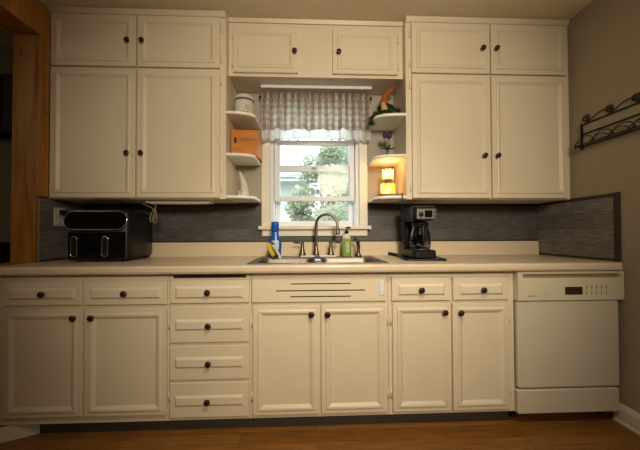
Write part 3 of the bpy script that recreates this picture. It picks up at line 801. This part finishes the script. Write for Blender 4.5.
st = thing('sink_strainer', 'speckled grey strainer dish sitting in the left sink bowl', 'strainer', (-.19, -.47, .89))
sp2 = MB(); sp2.lathe([(.001, .0), (.062, .0), (.068, .004), (.066, .016), (.055, .025), (.035, .031), (.001, .033)], (-.225, -.455, .8965), 'z', 28, sx=1.0, sy=.75)
sp2.build('dish', SPECK, st)
MB().box(-.345, -.020, -.446, -.434, .886, .896, .002).build('support_bar', SPECK, st)
sg = thing('scrub_sponge', 'small blue and white sponge between the two sink bowls', 'sponge', (.008, -.35, .9195))
MB().box(-.010, .026, -.47, -.38, .9192, .932, .004).build('white_layer', SASHW, sg)
MB().box(-.010, .026, -.47, -.38, .9323, .945, .004).build('blue_layer', plain('navy_sponge', (.05, .06, .13), .9, var=.2), sg)

# ------------------------------------------------------------------ things on the corner shelves
jr = thing('canister', 'cream ceramic canister with dark band on the top left shelf', 'jar', (-.492, -.15, ZS[2]))
jx, jy, jz = -.494, -.150, ZS[2] + .0005
MB().lathe([(.001, 0), (.060, 0), (.064, .005), (.065, .020), (.066, .113), (.063, .119), (.001, .119)], (jx, jy, jz), 'z', 36).build('body', CER, jr)
MB().lathe([(.0662, .111), (.0682, .113), (.0682, .124), (.0662, .126)], (jx, jy, jz), 'z', 36).build('band', PRINT, jr)
MB().lathe([(.001, .1262), (.065, .1262), (.065, .139), (.060, .152), (.03, .159), (.001, .160)], (jx, jy, jz), 'z', 36).build('lid', CER, jr)
let = MB(); rnd = random.Random(3)
def stroke(a, z, h, wd):
    x, y = jx + .0655 * math.sin(a), jy - .0655 * math.cos(a)
    let.box(-wd, wd, -.0006, .0006, 0, h, M=Matrix.Translation((x, y, jz + z)) @ Matrix.Rotation(a, 4, 'Z'))
for k in range(9): stroke(-.62 + k * .15, .010 + .006 * rnd.random(), .012 + .010 * rnd.random(), .0016 + .0012 * (k % 3))
for k in range(9): stroke(-.60 + k * .15, .012 + .014 * (k % 2), .003, .004)
for row in (.046, .058, .070):
    for k in range(6): stroke(.30 + k * .08, row, .004, .0022)
let.build('lettering', PRINT, jr)

cr = thing('wooden_crate', 'orange stained wooden box with dark slot on middle left shelf', 'box', (-.49, -.13, ZS[1]))
Mc = Matrix.Translation((-.474, -.115, ZS[1] + .0005)) @ Matrix.Rotation(math.radians(0), 4, 'Z')
bx = MB().box(-.098, .086, -.085, .075, 0, .183, .003, M=Mc)
bx.build('body', CRATE, cr)
MB().box(-.078, -.062, -.0862, -.084, .090, .128, .002, M=Mc).build('hand_slot', DARK, cr)
ink = plain('burnt_print', (.20, .065, .012), .6)
im = MB()
for k in range(11): im.box(-.040 + k * .0105, -.034 + k * .0105, -.0858, -.084, .110, .116 + .004 * (k % 3), M=Mc)
im.box(-.075, -.03, -.0858, -.084, .166, .169, M=Mc)
im.build('lettering', ink, cr)
wall_items = 0

gn = thing('gnome_figurine', 'white ceramic gnome with tall bent hat on bottom left shelf', 'figurine', (-.497, -.15, ZS[0]))
gx, gy, gz = -.490, -.17, ZS[0] + .0005
MB().lathe([(.001, 0), (.027, 0), (.030, .010), (.030, .035), (.027, .055), (.001, .058)], (gx, gy, gz), 'z', 20).sphere((gx - .030, gy - .012, gz + .012), .014, (1, 1, .9)).sphere((gx - .028, gy - .02, gz + .034), .009).build('body', CER, gn)
MB().tube(smooth([(gx, gy, gz + .045), (gx - .002, gy, gz + .075), (gx - .008, gy, gz + .105), (gx - .018, gy, gz + .140), (gx - .026, gy, gz + .165), (gx - .034, gy, gz + .178)], 4), [.029 - .0255 * (k / 20) ** .9 for k in range(21)], 16).build('hat', CER, gn)
MB().sphere((gx - .006, gy - .034, gz + .045), .008).build('nose', CER, gn)

# gnome with orange hat in greenery
g2 = thing('gnome_doll', 'felt gnome doll with bent orange hat on the top right shelf', 'doll', (.49, -.15, ZS[2]))
qx, qy, qz = .505, -.150, ZS[2] + .0005
MB().lathe([(.001, 0), (.050, 0), (.056, .012), (.052, .05), (.040, .085), (.030, .10), (.001, .10)], (qx, qy, qz), 'z', 20).build('body', GBODY, g2)
MB().lathe([(.0005, .088), (.056, .084), (.058, .094), (.040, .108), (.0005, .112)], (qx, qy, qz), 'z', 20).build('hat_brim', GBODY, g2)
MB().tube(smooth([(qx - .010, qy, qz + .105), (qx - .012, qy, qz + .140), (qx - .004, qy, qz + .172), (qx + .018, qy, qz + .200), (qx + .042, qy - .003, qz + .218), (qx + .058, qy - .004, qz + .232)], 4), [.030 - .020 * (k / 20) for k in range(21)], 14).build('hat', HAT, g2)
pmm = MB()
rnd = random.Random(5)
for k in range(26):
    dvec = Vector((rnd.uniform(-1, 1), rnd.uniform(-1, 1), rnd.uniform(-1, .6))).normalized()
    c0 = Vector((qx + .062, qy - .004, qz + .236))
    pmm.tube([c0, c0 + dvec * .020], [.004, .0015], 5)
pmm.build('tassel', POM, g2)
MB().sphere((qx - .032, qy - .058, qz + .088), .017).build('nose', SKIN, g2)
MB().tube(smooth([(qx - .028, qy - .052, qz + .078), (qx - .026, qy - .062, qz + .055), (qx - .024, qy - .066, qz + .030), (qx - .026, qy - .066, qz + .008)], 4), [.020, .021, .022, .022, .021, .020, .019, .017, .015, .012, .009, .006, .003], 10).build('beard', BEARD, g2)

def leaf(m, base, direction, ln, wd, droop=.3, up=Vector((0, 0, 1))):
    d_ = Vector(direction).normalized(); sd = d_.cross(up)
    sd = sd.normalized() if sd.length > .01 else Vector((1, 0, 0))
    n_ = sd.cross(d_)
    rows = []
    for k in range(6):
        t = k / 5; c_ = Vector(base) + d_ * ln * t - Vector((0, 0, 1)) * ln * droop * t * t
        wv = wd * math.sin(PI * (.08 + .92 * t) ** .8) if k < 5 else .0004
        rows.append([c_ - sd * wv, c_ - n_ * wv * .35, c_ + sd * wv])
    m.rings(rows, close=False, smooth=True)
    m.rings([[q_ - n_ * .0008 for q_ in r_] for r_ in rows], close=False, smooth=True)
gar = thing('leaf_garland', 'dark green leafy garland round the orange-hatted gnome, trailing off shelf', 'garland', (.46, -.2, ZS[2]))
rnd = random.Random(11); m1 = MB(); m2 = MB()
path = smooth([(.588, -.20, ZS[2] + .02), (.56, -.245, ZS[2] + .03), (.52, -.262, ZS[2] + .018), (.47, -.235, ZS[2] + .022), (.435, -.205, ZS[2] + .026), (.415, -.188, ZS[2] + .010), (.402, -.178, ZS[2] - .02), (.397, -.178, ZS[2] - .045)], 5)
stem = MB().tube(path, .002, 5); stem.build('stem', LEAF, gar)
for k in range(190):
    p = path[min(len(path) - 1, int(len(path) * rnd.random() ** .8))]
    dirv = Vector((rnd.uniform(-1, .8), rnd.uniform(-.7, .4), rnd.uniform(.1, 1.1)))
    leaf(m1 if k % 4 else m2, p + Vector((rnd.uniform(-.008, .008), rnd.uniform(-.006, .006), 0)), dirv, rnd.uniform(.018, .042), rnd.uniform(.005, .009))
m1.build('leaves', LEAF, gar); m2.build('pale_leaves', LEAFB, gar)

vs = thing('bud_vase', 'small glass vase of dark purple tulips on middle right shelf', 'vase', (.5, -.15, ZS[1]))
vx, vy, vz = .513, -.160, ZS[1] + .0005
MB().lathe([(.001, 0), (.017, 0), (.019, .006), (.018, .03), (.012, .055), (.014, .066)], (vx, vy, vz), 'z', 20, caps=False).build('glass', glass_mat('vase_glass', (.82, .86, .80), .12), vs)
fl = MB(); sm = MB(); lv = MB()
for dxx, dyy, h in ((-.020, 0, .150), (.004, -.010, .142), (.022, .004, .154)):
    top_ = Vector((vx + dxx, vy + dyy, vz + h))
    sm.tube(smooth([(vx, vy, vz + .006), (vx + dxx * .3, vy + dyy * .3, vz + .07), top_], 4), .0018, 5)
    fl.lathe([(.001, -.008), (.010, -.002), (.0145, .012), (.013, .028), (.008, .040), (.002, .042)], top_, 'z', 10)
for k in range(9):
    a = k * 2.4; leaf(lv, (vx, vy, vz + .062), (math.cos(a), .6 * math.sin(a), .55), .055 + .01 * (k % 3), .009, .35)
fl.build('tulips', PETAL, vs); sm.build('stems', LEAF, vs); lv.build('leaves', LEAF, vs)

lm = thing('wax_warmer_lamp', 'glowing lemon-patterned wax warmer lamp on bottom right shelf', 'lamp', (.505, -.16, ZS[0]))
lx, ly, lz = .508, -.185, ZS[0] + .0005
MB().box(.428, .586, -.262, -.110, lz, lz + .014, .004).build('base', WBASE, lm)
MB().lathe([(.047, .0142), (.050, .018), (.051, .088), (.048, .094), (.044, .094), (.044, .0142)], (lx, ly, lz), 'z', 32, caps=False).build('jar', WAXG, lm)
MB().lathe([(.001, .0945), (.030, .0945), (.030, .100), (.026, .1235), (.001, .1235)], (lx, ly, lz), 'z', 24).build('neck', WBASE, lm)
sd_ = MB()
n = 40
def crown(r0, h): return [Vector((lx + r0 * math.cos(2 * PI * k / n), ly + r0 * math.sin(2 * PI * k / n), lz + h(k))) for k in range(n)]
wavy = lambda k: .190 + .006 * math.sin(k * PI / 2.5)
sd_.rings([crown(.034, lambda k: .124), crown(.038, lambda k: .130), crown(.039, wavy), crown(.036, wavy), crown(.034, lambda k: .130)], smooth=True)
sd_.build('shade', SHADEG, lm)
MB().sphere((lx, ly - .0, lz + .156), .014).build('bulb', BULBG, lm)

# ------------------------------------------------------------------ wrought iron rack on the right wall
rk = thing('wall_rack', 'black wrought iron scroll shelf rack on the taupe right wall', 'rack', (XR, -.72, 1.63))
X0 = XR - .007; ya, yb = -.384, -1.06
XF = XR - .052
fr = MB()
for z in (1.779, 1.716): fr.tube([(X0, yb, z), (X0, ya, z)], .0048, 8)
fr.tube([(X0, yb, 1.636), (X0, ya, 1.636)], .004, 8)
for y in (ya, yb): fr.box(X0 - .005, X0 + .005, y - .005, y + .005, 1.618, 1.786)
fr.build('back_frame', IRON, rk)
for yc in (-.414, -.558, -.700, -.845, -.99):
    pts = []
    for k in range(30):
        a = -PI / 2 - 1.62 * 2 * PI * k / 29; rr = .027 * (1 - k / 29 * .78)
        pts.append((X0, yc + rr * math.cos(a), 1.811 + rr * math.sin(a)))
    MB().tube(pts, .0036, 6).build('scroll', IRON, rk)
for k in range(4):
    y1 = -.432 - .1435 * k
    MB().tube(smooth([(X0, y1, 1.786), (X0, y1 - .03, 1.802), (X0, y1 - .065, 1.818), (X0, y1 - .10, 1.820), (X0, y1 - .126, 1.800)]), .003, 6).build('crest_wave', IRON, rk)
sf = MB()
sf.tube([(X0, ya, 1.634), (XF, ya, 1.638)], .0038, 6).tube([(X0, yb, 1.634), (XF, yb, 1.638)], .0038, 6)
sf.tube([(XF, ya, 1.638), (XF, yb, 1.638)], .0042, 6).tube([((X0 + XF) / 2, ya, 1.636), ((X0 + XF) / 2, yb, 1.636)], .0025, 6)
sf.sphere((XF, ya, 1.630), .007).sphere((XF, yb, 1.630), .007)
sf.build('shelf_frame', IRON, rk)
for xx, off, n_ in ((XF, .004, 6), (X0 - .006, .058, 5)):
    for k in range(n_):
        y0_ = ya - off - k * .111
        MB().tube([(xx, y0_ - .062 + .062 * math.cos(a), 1.638 + .046 * math.sin(a)) for a in [PI * q_ / 14 for q_ in range(15)]], .003, 6).build('scallop', IRON, rk)
MB().tube([((X0 + XF) / 2 + (X0 - XF) / 2 * math.cos(a), ya, 1.637 + .030 * math.sin(a)) for a in [PI * q_ / 12 for q_ in range(13)]], .003, 6).build('end_scallop', IRON, rk)

# ------------------------------------------------------------------ outside
struct(MB().box(-30, 30, .2, 45, -.9, -.6).build('ground', GROUND))
h = thing('neighbouring_house', 'white neighbouring house with a grey roof beyond the window', 'house', (-4, 10, -.6))
MB().box(-8, -.55, 8.0, 15, -.6, 2.80).build('walls', HOUSEW, h)
rf = MB(); rf.extrude_x([(7.2, 2.90), (7.2, 3.02), (11.5, 4.9), (15.8, 3.02), (15.8, 2.90), (11.5, 4.7)], -8.5, -.05); rf.build('roof', ROOF, h)
MB().box(-8.4, -.10, 7.25, 8.0, 2.80, 2.89).build('soffit', HOUSEW, h)
MB().add([(-.56, 8.0, 2.8), (-.56, 15, 2.8), (-.56, 11.5, 4.65), (-.70, 8, 2.8), (-.70, 15, 2.8), (-.70, 11.5, 4.65)], [[0, 1, 2], [3, 5, 4], [0, 3, 4, 1], [1, 4, 5, 2], [2, 5, 3, 0]]).build('gable', HOUSEW, h)
def tree(label, x, y, hgt, rad, seed, mat, n):
    r = thing('tree', label, 'tree', (x, y, -.6), 'trees outside the window')
    rnd = random.Random(seed)
    tk = MB(); tk.tube([(x, y, -.6), (x + .05, y, hgt * .4), (x - .05, y, hgt * .75), (x, y, hgt * .95)], [.07, .055, .035, .012], 8)
    fm = MB()
    blobs = []
    for k in range(16):
        a = rnd.uniform(0, 2 * PI); zz_ = rnd.uniform(.25, 1.0) * hgt
        rr = rad * (1.05 - .6 * zz_ / hgt) * rnd.uniform(.4, 1)
        c_ = Vector((x + rr * math.cos(a), y + rr * math.sin(a), zz_)); blobs.append((c_, rad * rnd.uniform(.30, .55)))
        tk.tube([(x, y, zz_ * .7), tuple(c_)], [.014, .005], 5)
    tk.build('trunk', BARK, r)
    for k in range(n):
        c_, br_ = blobs[rnd.randrange(len(blobs))]
        dv = Vector((rnd.gauss(0, 1), rnd.gauss(0, 1), rnd.gauss(0, 1))).normalized()
        p = c_ + dv * br_ * rnd.uniform(.5, 1.08)
        u_ = Vector((rnd.gauss(0, 1), rnd.gauss(0, 1), rnd.gauss(0, .6))).normalized(); w_ = u_.orthogonal().normalized()
        s_ = rnd.uniform(.045, .075) * rad
        fm.add([p - u_ * s_, p + w_ * s_ * .45, p + u_ * s_, p - w_ * s_ * .45], [[0, 1, 2, 3]])
    fm.build('foliage', mat, r)
tree('leafy green tree in the middle of the window view', .26, 5.0, 3.4, .84, 4, TLEAF, 12000)
tree('pale green tree at the right of the window view', 1.9, 8.7, 5.2, 1.25, 9, TLEAFB, 10000)
tree('low bushy tree behind the lower window pane', .32, 3.3, 1.60, .52, 21, TLEAFB, 6500)

# ------------------------------------------------------------------ light
wd = bpy.data.worlds.new('sky'); SC.world = wd; wd.use_nodes = True
bg = wd.node_tree.nodes['Background']; bg.inputs['Color'].default_value = (.86, .93, 1.0, 1); bg.inputs['Strength'].default_value = 3.6
sun = bpy.data.lights.new('sun', 'SUN'); sun.energy = 2.0; sun.angle = .01; sun.color = (1, .95, .86)
so_ = bpy.data.objects.new('sun', sun); COL.objects.link(so_); so_.rotation_euler = (math.radians(48), 0, math.radians(-25))
def spot(name, loc, target, energy, size, blend, radius, col):
    l = bpy.data.lights.new(name, 'SPOT'); l.energy = energy; l.spot_size = math.radians(size); l.spot_blend = blend; l.shadow_soft_size = radius; l.color = col
    o = bpy.data.objects.new(name, l); COL.objects.link(o); o.location = loc
    o.rotation_euler = (Vector(target) - Vector(loc)).to_track_quat('-Z', 'Y').to_euler(); return o
WARM = (1.0, .875, .66)
spot('vignette_spot', (.45, -3.8, 2.2), (.195, -.3, 1.46), 360, 65, 1.0, .35, WARM)  # unseen spot added behind the camera; its cone darkens the view edges
spot('ceiling_spot', (.30, -2.0, 2.49), (.22, -.6, .45), 108, 76, 1.0, .10, WARM)
pl = bpy.data.lights.new('ambient_fill', 'POINT'); pl.energy = 6; pl.color = WARM; pl.shadow_soft_size = .25  # unseen point light added as ambient fill for walls and ceiling
po_ = bpy.data.objects.new('ambient_fill', pl); COL.objects.link(po_); po_.location = (.2, -2.2, 2.05)
pl = bpy.data.lights.new('warmer_bulb', 'POINT'); pl.energy = 1.0; pl.color = (1, .50, .15); pl.shadow_soft_size = .012
po_ = bpy.data.objects.new('warmer_bulb', pl); COL.objects.link(po_); po_.location = (lx, ly, lz + .180)
pl = bpy.data.lights.new('jar_bulb', 'POINT'); pl.energy = .38; pl.color = (1, .60, .24); pl.shadow_soft_size = .012
po_ = bpy.data.objects.new('jar_bulb', pl); COL.objects.link(po_); po_.location = (lx, ly, lz + .055)

pl = bpy.data.lights.new('far_room_fill', 'POINT'); pl.energy = 5; pl.color = WARM; pl.shadow_soft_size = .2  # unseen point light added to lift the dark room beyond
po_ = bpy.data.objects.new('far_room_fill', pl); COL.objects.link(po_); po_.location = (-2.9, -2.2, 2.2)

# ------------------------------------------------------------------ camera
cam = bpy.data.cameras.new('camera'); co = bpy.data.objects.new('camera', cam); COL.objects.link(co)
cam.sensor_fit = 'HORIZONTAL'; cam.sensor_width = 36; cam.lens = 291.82 / 640 * 36
cam.shift_x = -1.26 / 640; cam.shift_y = 4.43 / 640; cam.clip_start = .02; cam.clip_end = 200
yaw, pitch, roll = -.0393, .0155, -.0034
cy_, sy_ = math.cos(yaw), math.sin(yaw)
rt = Vector((cy_, sy_, 0)); fw = Vector((-sy_, cy_, 0)); up = Vector((0, 0, 1))
f2 = fw * math.cos(pitch) + up * math.sin(pitch); u2 = up * math.cos(pitch) - fw * math.sin(pitch)
r3 = rt * math.cos(roll) + u2 * math.sin(roll); u3 = u2 * math.cos(roll) - rt * math.sin(roll)
Mcam = Matrix(((r3.x, u3.x, -f2.x, -.0388), (r3.y, u3.y, -f2.y, -2.1994), (r3.z, u3.z, -f2.z, 1.0795), (0, 0, 0, 1)))
co.matrix_world = Mcam
SC.camera = co
SC.view_settings.view_transform = 'Standard'; SC.view_settings.look = 'None'
SC.view_settings.gamma = 1; SC.view_settings.use_curve_mapping = False
SC.view_settings.exposure = 0
SC.cycles.max_bounces = 10; SC.cycles.diffuse_bounces = 5; SC.cycles.transparent_max_bounces = 16
SC.cycles.use_denoising = True
SC.cycles.sample_clamp_indirect = 4
